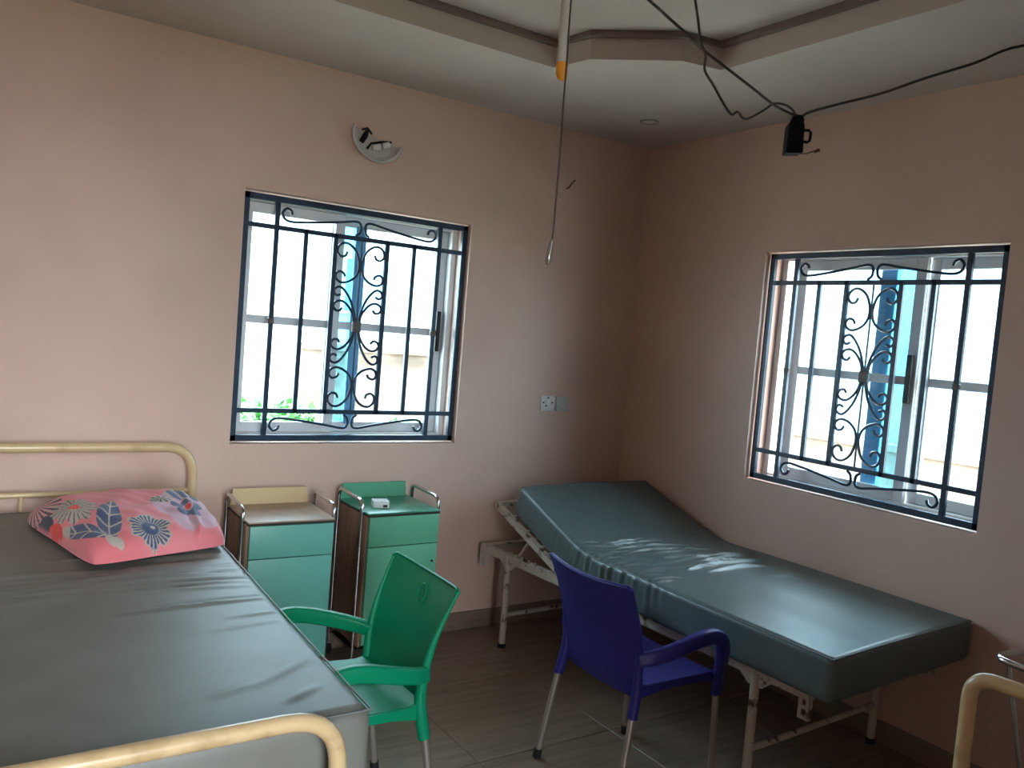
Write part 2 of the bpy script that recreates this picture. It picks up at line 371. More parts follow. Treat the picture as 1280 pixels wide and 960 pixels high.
# ------------------------------------------------------------------ mattress builder
def mattress(name, label, W, L, th, base, disp, m, group=None, seamm=None, nx=64, nt=170, r=.028):
    """base(t)->(point at centre line of underside, X, N); disp(x,t,h)->offset along normal on top"""
    sec = []
    na = 5
    def arc(cx, ch, a0):
        for k in range(na+1):
            a = math.radians(a0+90*k/na); sec.append((cx+r*math.cos(a), ch+r*math.sin(a)))
    hw_ = W/2
    for k in range(1, nx): sec.append((-hw_+r+(W-2*r)*k/nx, th))
    sec2 = sec; sec = []
    arcs = []
    # order: top (left to right), right-top arc, right side, right-bottom arc, bottom, left-bottom arc, left side, left-top arc
    def arcpts(cx, ch, a0): return [(cx+r*math.cos(math.radians(a0-90*k/na)), ch+r*math.sin(math.radians(a0-90*k/na))) for k in range(na+1)]
    sec = sec2 + arcpts(hw_-r, th-r, 90) + [(hw_, th-r-(th-2*r)*k/10) for k in range(1, 10)] + arcpts(hw_-r, r, 0) \
        + [(hw_-r-(W-2*r)*k/12, 0) for k in range(1, 12)] + arcpts(-hw_+r, r, 270) + [(-hw_, r+(th-2*r)*k/14) for k in range(1, 14)] + arcpts(-hw_+r, th-r, 180)
    ts = [0, r*.12, r*.4, r] + [r+(L-2*r)*k/nt for k in range(1, nt)] + [L-r, L-r*.4, L-r*.12, L]
    bm = bmesh.new(); rings = []
    for t in ts:
        e = min(t, L-t); ins = 0 if e >= r else r-math.sqrt(max(0, r*r-(r-e)**2))
        p, X, Nn = base(t); ring = []
        for (x, h) in sec:
            fx = (hw_-ins)/hw_; fh = (th/2-ins)/(th/2)
            d, dx = disp(x, t, h)
            ring.append(bm.verts.new(p + X*(x*fx+dx) + Nn*(th/2+(h-th/2)*fh + d)))
        rings.append(ring)
    k = len(sec)
    for A, B in zip(rings, rings[1:]):
        for j in range(k): bm.faces.new((A[j], A[(j+1) % k], B[(j+1) % k], B[j]))
    bm.faces.new(rings[0]); bm.faces.new(rings[-1][::-1])
    root = thing(name, label, 'mattress', base(0)[0], 0, group)
    off = Matrix.Translation(-Vector(root.location)); bmesh.ops.transform(bm, matrix=off, verts=bm.verts[:])
    obj('cover', bm, m, root, 40)
    # piping round the upper edge
    pp = []
    def P(x, t):
        p, X, Nn = base(t); d, dx = disp(x*.999, t, th); return off @ (p+X*(x+dx)+Nn*(th-.006+d))
    n = 60
    for i in range(n+1): pp.append(P(-hw_+.006, .008+(L-.016)*i/n))
    for i in range(1, 24): pp.append(P(-hw_+.006+(W-.012)*i/24, L-.006))
    for i in range(n+1): pp.append(P(hw_-.006, L-.008-(L-.016)*i/n))
    for i in range(1, 24): pp.append(P(hw_-.006-(W-.012)*i/24, .006))
    tube('piping', pp, .0026, seamm or M_seam, root, 6, closed=True)
    return root
def strokes(lst):
    """ridge field: each stroke (x0,t0,x1,t1,width,height)"""
    def f(x, t):
        s = 0
        for (x0, t0, x1, t1, wd, hh) in lst:
            dx, dt = x1-x0, t1-t0; l2 = dx*dx+dt*dt
            k = max(0, min(1, ((x-x0)*dx+(t-t0)*dt)/l2)); ex = x-x0-k*dx; et = t-t0-k*dt
            d2 = ex*ex+et*et
            if d2 < 9*wd*wd:
                tp = math.sin(PI*min(1, max(0, k*.86+.07)))**.6
                s = max(s, hh*tp*math.exp(-d2/(wd*wd))) + .25*min(s, hh*tp*math.exp(-d2/(wd*wd)))
        return s
    return f

# ------------------------------------------------------------------ right bed: angle iron frame with raised back section
FA = Vector((-.965, -.067, 0)); FB = Vector((-.872, -2.035, 0)); ang = math.atan2(FB.x-FA.x, -(FB.y-FA.y))
bed = thing('hospital_bed_frame', 'chipped white angle iron bed frame with raised back section under the teal mattress', 'bed frame', FA, ang)
# local: x from 0 (room side) to BW (wall side), y from 0 (head) to -BL (foot)
BL = (FB-FA).length; BW = .85; RZ = .475
def angle_bar(name, a, b, down, inward, parent, m=M_white, h=.038, t=.005):
    """L section between a and b; vertical leg hanging down, horizontal leg pointing inward"""
    a, b = Vector(a), Vector(b); inw = Vector(inward); dn = Vector((0, 0, -1)) if down else Vector((0, 0, 1))
    prof = [Vector((0, 0, 0)), inw*h, inw*h+dn*t, inw*t+dn*t, inw*t+dn*h, dn*h]
    bm = bmesh.new(); A = [bm.verts.new(a+p) for p in prof]; B = [bm.verts.new(b+p) for p in prof]
    for j in range(6): bm.faces.new((A[j], A[(j+1) % 6], B[(j+1) % 6], B[j]))
    bm.faces.new(A[::-1]); bm.faces.new(B)
    return obj(name, bm, m, parent, 0)
angle_bar('side_rail', (0, 0, RZ), (0, -BL, RZ), 1, (1, 0, 0), bed); angle_bar('side_rail', (BW, 0, RZ), (BW, -BL, RZ), 1, (-1, 0, 0), bed)
angle_bar('end_rail', (0, 0, RZ-.001), (BW, 0, RZ-.001), 1, (0, -1, 0), bed); angle_bar('end_rail', (0, -BL, RZ-.001), (BW, -BL, RZ-.001), 1, (0, 1, 0), bed)
for yy in (-.235, -1.745):
    for sx, xx in ((1, .012), (-1, BW-.012)):
        lg = tube('leg', [(xx, yy, .012), (xx, yy, RZ-.005)], .0165, M_white, bed, 12)
        tube('rubber_foot', [(xx, yy, 0), (xx, yy, .022)], .02, M_rub, lg, 12)
        bm = bmesh.new()
        vs = [bm.verts.new(p) for s in (0, .006) for p in ((xx-.003+s, yy-.075, RZ-.036), (xx-.003+s, yy+.075, RZ-.036), (xx-.003+s, yy+.03, RZ-.075), (xx-.003+s, yy-.03, RZ-.075))]
        bm.faces.new(vs[:4][::-1]); bm.faces.new(vs[4:])
        for j in range(4): bm.faces.new((vs[j], vs[(j+1) % 4], vs[4+(j+1) % 4], vs[4+j]))
        obj('gusset', bm, M_white, bed, 0)
    tube('stretcher', [(.012, yy, .165), (BW-.012, yy, .165)], .012, M_white, bed, 10)
for y0, y1 in ((.002, -.040), (-BL+.040, -BL-.002)):      # hanging lugs with slots at the rail ends
    ya, yb = min(y0, y1), max(y0, y1)
    for xx in (.001, BW-.007):
        bm = bmesh.new()
        for a, b, c, d in ((ya, ya+.013, -.108, -.001), (yb-.013, yb, -.108, -.001), (ya+.013, yb-.013, -.108, -.094), (ya+.013, yb-.013, -.072, -.060), (ya+.013, yb-.013, -.038, -.001)):
            box(bm, (xx, a, RZ+c), (xx+.006, b, RZ+d))
        box(bm, (xx, ya, RZ-.108), (xx+.020 if xx < .1 else xx+.006, ya+.004, RZ-.001))
        obj('lug', bm, M_white, bed, 0)
HY = -.70                                     # hinge line
TIP = Vector((.01, -.085, .715))
HINGE = Vector((.01, HY, RZ+.004)); sl = TIP-HINGE
for xx, iw in ((.008, 1), (BW-.008, -1)):
    angle_bar('back_frame_side', (xx, HY, RZ+.002), (xx, TIP.y, TIP.z), 1, (iw, 0, 0), bed, h=.03)
angle_bar('back_frame_top', (.008, TIP.y, TIP.z), (BW-.008, TIP.y, TIP.z), 1, (0, -1, 0), bed, h=.03)
for k in range(1, 5):
    p = HINGE+sl*(k/5); bx('back_slat', (.012, p.y-.015, p.z-.008), (BW-.012, p.y+.015, p.z-.003), M_white, bed)
for k in range(7):
    yy = HY-.12-k*.185; bx('deck_slat', (.006, yy-.02, RZ-.0105), (BW-.006, yy+.02, RZ-.0055), M_white, bed)
p = HINGE+sl*.55
for xx in (.05, BW-.05): tube('prop', [(xx, p.y, p.z-.02), (xx, p.y+.10, RZ-.012)], .008, M_white, bed, 8)
ratchet = []
for k in range(5): ratchet.append(bx('ratchet_tooth', (.012, -.25-.05*k, RZ), (.02, -.235-.05*k, RZ+.014), M_white, bed))

# mattress on it
MW, MT_ = .925, .155
rx = random.Random(3)
st = []
for k in range(30):
    x0 = rx.uniform(-.44, -.05); t0 = rx.uniform(.52, 1.02); ln = rx.uniform(.14, .38)
    st.append((x0, t0, x0+ln, t0+rx.uniform(-.02, .10), rx.uniform(.006, .011), rx.uniform(.005, .010)))
for k in range(9):
    x0 = rx.uniform(-.2, .12); t0 = .86+.026*k; ln = rx.uniform(.2, .34)
    st.append((x0, t0, min(.36, x0+ln), t0+rx.uniform(-.05, .06), rx.uniform(.008, .013), rx.uniform(.009, .016)))
for k in range(14):
    t0 = .5+.045*k; st.append((-.455, t0, rx.uniform(-.36, -.25), t0+rx.uniform(0, .05), .008, rx.uniform(.006, .010)))
st += [(.12, 1.22, .26, 1.25, .02, .006), (.1, .45, .36, .56, .014, .005), (.05, .38, .3, .5, .014, .004)]
wr = strokes(st)
M0 = Vector((-.490, -.255, .683)); HEADL = .60; SA = math.radians(19.5)
def mbase(t):
    # raised section of length HEADL then flat, blended
    bl = .16; y = z = 0.
    n = 40; a = 0; yy, zz = M0.y, M0.z; k = t/n
    for i in range(n):
        s = (i+.5)*k
        a = SA*(1-max(0, min(1, (s-HEADL+bl)/(2*bl)))) if True else 0
        f = max(0, min(1, (s-HEADL+bl)/(2*bl))); f = f*f*(3-2*f); a = SA*(1-f)
        yy -= math.cos(a)*k; zz -= math.sin(a)*k
    f = max(0, min(1, (t-HEADL+bl)/(2*bl))); f = f*f*(3-2*f); a = SA*(1-f)
    x = M0.x + .005*t; k = min(1, t/1.2)
    return Vector((x, yy, zz)), Vector((1, .045, 0)).normalized()*(.945+.055*k), Vector((0, -math.sin(a), math.cos(a)))
mbase_cache = {}
def mb(t):
    if t not in mbase_cache: mbase_cache[t] = mbase(t)
    return mbase_cache[t]
def mdisp(x, t, h):
    d = 0; dx = 0
    if h > MT_-.03: d += wr(x, t)*max(0, (h-MT_+.03)/.03)
    # gathers on the room side near the fold
    if x < -.40:
        g = math.exp(-((t-.80)/.30)**2)
        dx += -.0038*g*(math.sin(t*92+h*11+2*math.sin(t*17))+.6*math.sin(t*151-h*7))*min(1, h/.1)*(1 if h < MT_-.01 else .4)
    # crown and slightly sagging edge
    d += (.006*(1-(x/(MW/2))**2)-.004*math.exp(-((t-.75)/.12)**2)) if h > .08 else 0
    return d, dx
mattress('mattress', 'dark teal vinyl mattress folded up at the head, on the white iron bed', MW, 1.915, MT_, mb, mdisp, M_vin1, nt=330, nx=110, r=.022)

# ------------------------------------------------------------------ left bed: cream tubular frame
bed2 = thing('tubular_bed_frame', 'cream tubular bed frame with rounded end rails under the grey mattress', 'bed frame', (-2.9, -1.08, 0))
BO = Vector(bed2.location)
def loc2(p): return Vector(p)-BO
TR = .0195
XH, XF = -2.437, -2.572; YH, YFT = -.075, -2.085; ZH, ZF = .995, .738; WBD = 1.02
def end_frame(nm, xr, y, ztop, rail_zs):
    pth = fillet([(xr, y, .02), (xr, y, ztop), (xr-WBD, y, ztop), (xr-WBD, y, .02)], .125, 8)
    e = tube(nm, [loc2(p) for p in pth], TR, M_cream, bed2, 14)
    for z in rail_zs: tube('cross_rail', [loc2(p) for p in ((xr, y, z), (xr-WBD, y, z))], .011, M_cream, e, 10)
    for x in (xr, xr-WBD): tube('rubber_foot', [loc2(p) for p in ((x, y, 0), (x, y, .03))], .023, M_rub, e, 12)
    return e
hf = end_frame('headboard', XH, YH, ZH, (.812, .45))
for x in (-2.72, -3.06, -3.3): tube('spindle', [loc2(p) for p in ((x, YH, .45), (x, YH, .812))], .008, M_cream, hf, 8)
end_frame('footboard', XF, YFT, ZF, (.45, .3))
for s in (0, 1):
    x1, x2 = (XH-s*WBD, XF-s*WBD)
    bm = bmesh.new(); sweep(bm, [loc2((x1, YH-.02, .470)), loc2((x2, YFT+.02, .470))], 1, prof=rrect(.012, .02, .004, 2), up=(0, 0, 1)); obj('side_rail', bm, M_cream, bed2)
for k in range(10):
    y = YH-.15-k*.19; f = (y-YH)/(YFT-YH); x = XH+(XF-XH)*f
    bx('deck_slat', loc2((x-WBD+.01, y-.03, .490)), loc2((x-.01, y+.03, .498)), M_cream, bed2)
L2W, L2L, L2T = 1.02, 1.90, .205
st2 = [(.5, .78, .12, .80, .014, .006), (.5, .85, .05, .92, .012, .007), (.5, .93, -.05, .90, .016, .006), (.48, 1.02, .0, 1.0, .014, .006), (.5, 1.1, .2, 1.12, .012, .005),
       (.3, .80, -.3, .95, .02, .005), (.1, .86, -.4, .88, .02, .005), (.45, 1.6, .3, 1.7, .015, .005), (.42, 1.75, .34, 1.80, .012, .006), (.3, 1.68, .2, 1.72, .015, .004),
       (.5, 1.25, .35, 1.27, .010, .005), (.5, .7, .25, .72, .012, .006), (.46, 1.32, .3, 1.35, .012, .004)]
for k in range(16):
    t0 = rx.uniform(.62, 1.15); x1 = rx.uniform(-.1, .3); st2.append((.49, t0, x1, t0+rx.uniform(-.06, .06), rx.uniform(.009, .016), rx.uniform(.005, .009)))
for k in range(9):
    t0 = rx.uniform(.72, 1.0); x0 = rx.uniform(-.1, .2); st2.append((x0, t0, x0-rx.uniform(.2, .4), t0+rx.uniform(-.04, .08), rx.uniform(.012, .02), rx.uniform(.004, .007)))
wr2 = strokes(st2)
def lb(t):
    y = -.125-t; f = 1-t/L2L
    return Vector((-2.455-L2W/2-.004*t, y, .499+.058*f**1.3)), Vector((1, 0, 0)), Vector((0, 0, 1))
def ld(x, t, h):
    d = 0; dx = 0
    if h > L2T-.03: d += wr2(x, t)*max(0, (h-L2T+.03)/.03)
    if x > .45 and h < L2T-.01: dx += .003*math.sin(t*38+h*5)*math.sin(t*17)
    if h > .1: d += .008*(1-(x/(L2W/2))**2)*(1-(2*t/L2L-1)**4)
    return d, dx
mattress('mattress', 'large grey vinyl mattress with a pink pillow on it, on the cream tubular bed', L2W, L2L, L2T, lb, ld, M_vin2, nt=260, nx=90, seamm=M_seam2, r=.034)

# ------------------------------------------------------------------ pillow with floral print (print as vertex colours on a dense mesh)
def pillow_pt(u, v, top=True):
    """u 0..1 left to right, v 0..1 front to back"""
    BLc, BRc, TLc, TRc = Vector((-2.925, -.93, 0)), Vector((-2.458, -.80, 0)), Vector((-3.085, -.30, 0)), Vector((-2.455, -.27, 0))
    p = (BLc*(1-u)+BRc*u)*(1-v)+(TLc*(1-u)+TRc*u)*v
    a, b = 2*u-1, 2*v-1
    # pinch sides between the corners
    cx = (BLc+BRc+TLc+TRc)/4
    p = p + (cx-p)*(.05*(1-a*a)*(b*b)**3 + .05*(1-b*b)*(a*a)**3)
    p = p + (cx-p)*.09*(a*a*b*b)**2
    puff = max(0, (1-a**4)*(1-b**4))**.42
    t = max(0, min(1, (-.125-p.y)/L2L)); zb = lb(t)[0].z+L2T+.010
    fold = .012*math.exp(-((u-.80-.10*(v-.3))/.022)**2)*(1-v)**.5 - .010*math.exp(-((u-.765-.10*(v-.3))/.03)**2)*(1-v)**.5
    wob = .008*math.sin(9*u+4*v)*math.sin(6*v+2)+.0035*math.sin(23*u-11*v+2*math.sin(7*v))+.005*math.sin(14*v+7*u)*math.sin(5*u+1)+.0025*math.sin(41*u+19*v)*math.sin(13*v)
    hgt = .118*puff*(.72+.35*v) + (fold+wob)*min(1, puff*1.4)
    return Vector((p.x, p.y, zb+.004+(hgt if top else -.002)))
def arc_table(fn, n=200):
    acc = [0.]; p = fn(0)
    for i in range(1, n+1): k = fn(i/n); acc.append(acc[-1]+(k-p).length); p = k
    return lambda w_: acc[min(n, int(w_*n))]+(acc[min(n, int(w_*n)+1)]-acc[min(n, int(w_*n))])*(w_*n-int(w_*n))
ARC_U = arc_table(lambda w_: pillow_pt(w_, .45)); ARC_V = arc_table(lambda w_: pillow_pt(.5, w_))
PINK, PINK2, NAVY, CRM, RED, LAV, GRY = [lin(c) for c in ((226, 122, 128), (234, 150, 158), (74, 88, 122), (186, 176, 164), (236, 62, 48), (206, 160, 178), (58, 60, 72))]
def print_col(u, v):
    # coordinates in print space (metres): U along width, V depth
    X, Y = ARC_U(u), ARC_V(v)*.55
    mixc = lambda a, b, k: tuple(a[i]*(1-k)+b[i]*k for i in range(3))
    n = .5+.5*math.sin(13*X+3)*math.sin(17*Y+1)
    col = mixc(PINK, PINK2, n*.6)
    def pol(cx, cy, sy=1.0):
        dx, dy = X-cx, (Y-cy)*sy; return math.hypot(dx, dy), math.atan2(dy, dx)
    # lavender field behind the star flower
    r, a = pol(*F_STAR)
    if r < .115*(1+.1*math.sin(5*a)): col = mixc(LAV, CRM, .4 if math.sin(a*40) > .55 and r > .06 else 0)
    # dark leaf top right and pale petals
    r2, a2 = pol(F_STAR[0]+.035, F_STAR[1]+.095, 2.2)
    if r2 < .075: col = NAVY if math.sin(X*160+Y*60) > -.6 else CRM
    r2, a2 = pol(F_STAR[0]-.07, F_STAR[1]+.06, 1.4)
    if r2 < .035: col = GRY if math.sin(a2*9) > .2 else CRM
    # star flower
    rad = .036+.024*abs(math.cos(2.5*a))
    if r < rad: col = NAVY
    if r < .020: col = LAV
    if r < .013: col = RED
    # striped fan flower
    r, a = pol(*F_FAN, 1.5)
    rad = .072*(1+.10*math.sin(6*a)+.06*math.sin(11*a+1))
    if r < rad:
        col = NAVY if (r < .028 or math.sin(a*26) > -.25) else CRM
        if r > rad*.93: col = CRM
    r3, a3 = pol(F_FAN[0]+.01, F_FAN[1]+.002, 1.5)
    if r3 < .009: col = CRM
    # two veined leaves meeting at the stem
    def leaf(p0, p1, wd, c, tip=None):
        dx, dy = p1[0]-p0[0], p1[1]-p0[1]; l = math.hypot(dx, dy); ux, uy = dx/l, dy/l
        s = ((X-p0[0])*ux+(Y-p0[1])*uy)/l; e = (X-p0[0])*-uy+(Y-p0[1])*ux
        if 0 < s < 1:
            ww = wd*math.sin(PI*min(1, s**.8))**.8*(1.0)
            if abs(e) < ww:
                if abs(e) < .0022: return CRM
                if math.sin((s*l-abs(e)*.9)*150) > .88: return CRM
                if tip and s > .74: return tip
                return c
        return None
    for args in ((F_STEM, F_LEAFUP, .036, NAVY), (F_STEM, F_LEAFL, .032, NAVY, CRM)):
        k = leaf(*args)
        if k: col = k
    # cream daisy
    r, a = pol(*F_DAISY, 1.2)
    rad = .072*(.72+.28*abs(math.cos(4.5*a)))
    if r < rad: col = CRM if math.sin(a*22) > -.8 else GRY
    if r < .017: col = RED
    # pale heart
    r, a = pol(F_STEM[0]+.008, F_STEM[1]-.010)
    if r < .022*(1+.35*math.cos(2*a+.6)): col = CRM
    # dark and red patches at the left end
    r, a = pol(*F_FANL)
    if r < .075: col = GRY if math.sin(a*16) > .35 else (CRM if math.sin(a*16) < -.75 else col)
    r, a = pol(*F_DARK)
    if r < .026: col = GRY
    r, a = pol(*F_RED)
    if r < .030: col = RED
    return col
F_STAR, F_FAN, F_STEM, F_LEAFUP, F_LEAFL, F_DAISY, F_FANL, F_DARK, F_RED = (.484, .150), (.293, .060), (.137, .046), (.246, .203), (.036, .165), (.123, .199), (.06, .30), (.035, .224), (.026, .178)
def build_pillow():
    NU, NV = 260, 190; bm = bmesh.new(); lay = bm.loops.layers.float_color.new('print')
    root = thing('pillow', 'pink floral pillow lying on the grey mattress', 'pillow', pillow_pt(.5, .5, False))
    o0 = Vector(root.location)
    A = [[bm.verts.new(pillow_pt(i/NU, j/NV)-o0) for j in range(NV+1)] for i in range(NU+1)]
    B = [[A[i][j] if i in (0, NU) or j in (0, NV) else (bm.verts.new(pillow_pt(i/NU, j/NV, False)-o0) if i % 10 == 0 and j % 10 == 0 else None) for j in range(NV+1)] for i in range(NU+1)]
    cols = {}
    for i in range(NU+1):
        for j in range(NV+1): cols[A[i][j]] = print_col(i/NU, j/NV)
    for i in range(NU):
        for j in range(NV):
            f = bm.faces.new((A[i][j], A[i+1][j], A[i+1][j+1], A[i][j+1]))
            for lp in f.loops: lp[lay] = (*cols[lp.vert], 1)
    # underside
    edge = [A[i][0] for i in range(NU)]+[A[NU][j] for j in range(NV)]+[A[i][NV] for i in range(NU, 0, -1)]+[A[0][j] for j in range(NV, 0, -1)]
    f = bm.faces.new(edge[::-1])
    for lp in f.loops: lp[lay] = (*PINK, 1)
    for v in [v for v in bm.verts if not v.link_faces]: bm.verts.remove(v)
    m = bpy.data.materials.new('printed_cotton'); m.use_nodes = True; nt = m.node_tree
    at = nt.nodes.new('ShaderNodeVertexColor'); at.layer_name = 'print'
    b = nt.nodes['Principled BSDF']; nt.links.new(at.outputs[0], b.inputs['Base Color']); b.inputs['Roughness'].default_value = .85
    b.inputs['Specular IOR Level'].default_value = .2; b.inputs['Sheen Weight'].default_value = .2
    obj('pillowcase', bm, m, root, 60)
build_pillow()

# ------------------------------------------------------------------ bedside lockers
def locker(label, loc, rz, m_front, m_tray, m_splash, m_traytop, knob=True):
    t = thing('bedside_locker', label, 'locker', loc, rz, 'bedside lockers against the back wall')
    W, D, Z, Zb = .35, .33, .735, .13      # local: y from 0 (back) to -D (front)
    h = W/2
    for s in (-1, 1): bx('side_panel', (s*h-.008, -D+.012, Zb), (s*h+.008, -.005, Z-.012), M_ply, t, .002)
    bx('back_panel', (-h+.009, -.012, Zb), (h-.009, -.005, Z-.012), M_ply, t); bx('base_shelf', (-h+.009, -D+.016, Zb), (h-.009, -.013, Zb+.014), M_ply, t)
    bx('core', (-h+.010, -D+.022, Z-.20), (h-.010, -.014, Z-.19), M_ply, t)
    bx('front_edge', (-h-.008, -D+.004, Zb), (-h+.004, -D+.0115, Z-.014), M_ply, t); bx('front_edge', (h-.004, -D+.004, Zb), (h+.008, -D+.0115, Z-.014), M_ply, t)
    dr = bx('drawer', (-h+.005, -D-.010, Z-.150), (h+.006, -D+.010, Z-.016), m_front, t, .002)
    dd = bx('door', (-h+.005, -D-.010, Zb+.01), (h+.006, -D+.010, Z-.154), m_front, t, .002)
    bm = bmesh.new()
    if knob: lathe(bm, [(.005, 0), (.005, .006), (.003, .007)], 10, Matrix.Translation((h-.018, -D-.010, Z-.235)) @ Matrix.Rotation(PI/2, 4, 'X')); obj('knob', bm, M_edge, dd)
    else: bm.free()
    bx('tray_edge', (-h-.004, -D-.012, Z-.0135), (h+.006, -.004, Z-.004), M_edge, t)
    bx('tray', (-h-.005, -D-.013, Z-.004), (h+.007, -.004, Z+.003), m_traytop, t, .001)
    bm = bmesh.new(); vs = []
    for y in (-.004, -.014):
        for x, z in ((-h+.002, Z+.003), (h-.004, Z+.003), (h-.012, Z+.074), (-h+.010, Z+.074)): vs.append(bm.verts.new((x, y, z)))
    bm.faces.new(vs[:4]); bm.faces.new(vs[4:][::-1])
    for j in range(4): bm.faces.new((vs[j], vs[(j+1) % 4], vs[4+(j+1) % 4], vs[4+j]))
    obj('backsplash', bm, m_splash, t, 0)
    for s in (-1, 1):
        x = s*(h+.0175)
        pth = fillet([(x, -D+.03, .03), (x, -D+.03, Z+.052), (x, -.035, Z+.062), (x, -.035, .05)], .04, 7)
        tf = tube('tube_frame', pth, .0088, M_chrome, t, 12)
        tube('rubber_foot', [(x, -D+.03, 0), (x, -D+.03, .035)], .0115, M_rub, tf, 10)
        bm = bmesh.new(); lathe(bm, [(.012, -.009), (.024, -.008), (.024, .008), (.012, .009)], 16, Matrix.Translation((x, -.035, .024)) @ Matrix.Rotation(PI/2, 4, 'Y')); obj('caster', bm, M_rub, tf)
        bx('cross_bar', (x-.004, -D+.03, .10), (x+.004, -.035, .112), M_chrome, tf)
        for zz in (Z-.05, .35, .2):
            bm = bmesh.new(); lathe(bm, [(.005, 0), (.004, .003)], 8, Matrix.Translation((s*(h+.008), -D+.05, zz)) @ Matrix.Rotation(s*PI/2, 4, 'Y')); obj('screw', bm, M_edge, t)
    bx('bottom_tray', (-h-.006, -D+.035, .10), (h+.006, -.04, .108), M_edge, t)
    return t
locker('teal fronted locker with a bare brown top and cream upstand, next to the pillow', (-2.098, -.062, 0), math.radians(-1.5), M_lam1, M_wood, M_lamc, M_wood, False)
locker('green locker with green top and upstand, carrying a small white box', (-1.575, -.018, 0), math.radians(0.8), M_lam2, M_lam2d, M_lam2, M_lam2d)
t = thing('small_box', 'small white cardboard box on the green locker top', 'box', (-1.638, -.235, .7385), math.radians(-14))
bx('carton', (-.036, -.034, 0), (.036, .034, .028), M_foam, t, .002); bx('lid_flap', (-.0362, -.0342, .0282), (.0362, .0342, .0298), M_foam, t)
bx('dark_slot', (.008, -.0355, .003), (.028, -.0342, .014), M_edge, t)

# ------------------------------------------------------------------ plastic armchairs (local: faces +y)
def chair(label, loc, rz, m):
    t = thing('plastic_armchair', label, 'chair', loc, rz, 'plastic armchairs with metal legs')
    ZT = .79
    prof = [(.385, -.128, .188), (.43, -.142, .192), (.50, -.150, .199), (.56, -.158, .205), (.64, -.178, .212), (.72, -.207, .219), (ZT, -.238, .225)]
    def ip(z):
        for (a, b) in zip(prof, prof[1:]):
            if z <= b[0]:
                k = (z-a[0])/(b[0]-a[0]); return a[1]+(b[1]-a[1])*k, a[2]+(b[2]-a[2])*k
        return prof[-1][1], prof[-1][2]
    def back(u, v):
        a = 2*u-1; e = max(0, abs(a)-.93)/.07
        ztop = ZT-.014*(1-a*a)-.014*e*e; z = .385+(ztop-.385)*v
        y, hw_ = ip(z); return (a*hw_, y-.034*(1-a*a)*(.55+.45*v), z)
    bm = bmesh.new(); grid_sheet(bm, back, 28, 18, -.007)
    b = obj('backrest', bm, m, t, 40)
    for s in (-1, 1):
        pts = catmull([(s*.2245, -.238, ZT-.006), (s*.217, -.206, .715), (s*.209, -.176, .635), (s*.203, -.155, .55), (s*.198, -.147, .46), (s*.201, -.152, .40), (s*.207, -.166, .328)], 5)
        rr = [.0058+.0135*min(1, max(0, k/(len(pts)-1)-.15)*1.7) for k in range(len(pts))]
        bm = bmesh.new(); sweep(bm, pts, rr, 10, prof=[(math.cos(2*PI*k/10)*.9, math.sin(2*PI*k/10)) for k in range(10)]); obj('side_rim', bm, m, b, 50)
    tube('top_rim', [(back(i/28, 1)[0], back(i/28, 1)[1]+.0035, back(i/28, 1)[2]) for i in range(0, 29)], .0050, m, b, 8)
    bm = bmesh.new()   # embossed maker's ring high on the back
    sweep(bm, [(.026*math.cos(a), 0, .033*math.sin(a)) for a in [2*PI*k/24 for k in range(24)]], .0022, 6, closed=True)
    o = obj('embossed_ring', bm, m, b); yb = ip(.71)[0]-.03; o.location = (0, yb+.003, .71); o.rotation_euler = (math.radians(20), 0, 0)
    def seat(u, v):
        a = 2*u-1; y = -.150+.395*v; hw_ = .196+.026*v
        z = .428-.012*(1-a*a)*math.sin(PI*min(1, v*1.1))+.012*v+.004*a*a
        if v > .82: k = (v-.82)/.18; z -= .030*k*k
        if v < .12: z += .012*(1-v/.12)
        return (a*hw_, y, z)
    bm = bmesh.new(); grid_sheet(bm, seat, 20, 18, .008)
    st_ = obj('seat', bm, m, t, 40)
    # apron: hangs below the seat edge, deeper at the legs
    for s in (-1, 1):
        def ap(u, v, s=s):
            p = Vector(seat(1 if s > 0 else 0, v)); d = .028+.030*(2*v-1)**4; return (p.x+s*.002, p.y, p.z-.002-d*u)
        bm = bmesh.new(); grid_sheet(bm, ap, 4, 18, .006); obj('apron', bm, m, st_, 40)
    for v in (0, 1):
        def ap2(u, w_, v=v):
            p = Vector(seat(w_, v)); d = .026+.025*(2*w_-1)**4; return (p.x, p.y+(.003 if v else -.003), p.z-.002-d*u)
        bm = bmesh.new(); grid_sheet(bm, ap2, 4, 18, .006); obj('apron', bm, m, st_, 40)
    for s in (-1, 1):
        pts = catmull([(s*.204, -.155, .528), (s*.232, -.105, .542), (s*.252, -.02, .566), (s*.258, .07, .588), (s*.258, .135, .590), (s*.256, .178, .568), (s*.250, .198, .522), (s*.241, .205, .46), (s*.232, .208, .41), (s*.229, .208, .36)], 6)
        bm = bmesh.new(); n = len(pts)
        pr = rrect(.017, .025, .010, 3)
        sweep(bm, pts, [.95+.1*math.sin(PI*i/n) - (.12 if i > n*.8 else 0) for i in range(n)], prof=pr, up=(0, .45, 1)); obj('armrest', bm, m, t, 50)
        for (top, bot) in (((s*.207, -.168, .33), (s*.226, -.222, 0)), ((s*.229, .208, .37), (s*.232, .222, 0))):
            T_, B2 = Vector(top), Vector(bot); dr_ = (B2-T_).normalized()
            lg = tube('leg', [T_, B2-dr_*.008], .0122, M_tube, t, 12)
            tube('foot_cap', [B2-dr_*.036, Vector((B2.x, B2.y, 0.0))-dr_*.004], .0158, M_rub, lg, 12)
    return t
chair('green plastic armchair with grey metal legs tucked against the cream bed', (-2.222, -1.338, 0), math.radians(90), M_green)
chair('blue plastic armchair with grey metal legs in front of the white iron bed', (-1.195, -1.508, 0), math.radians(-90), M_blue)

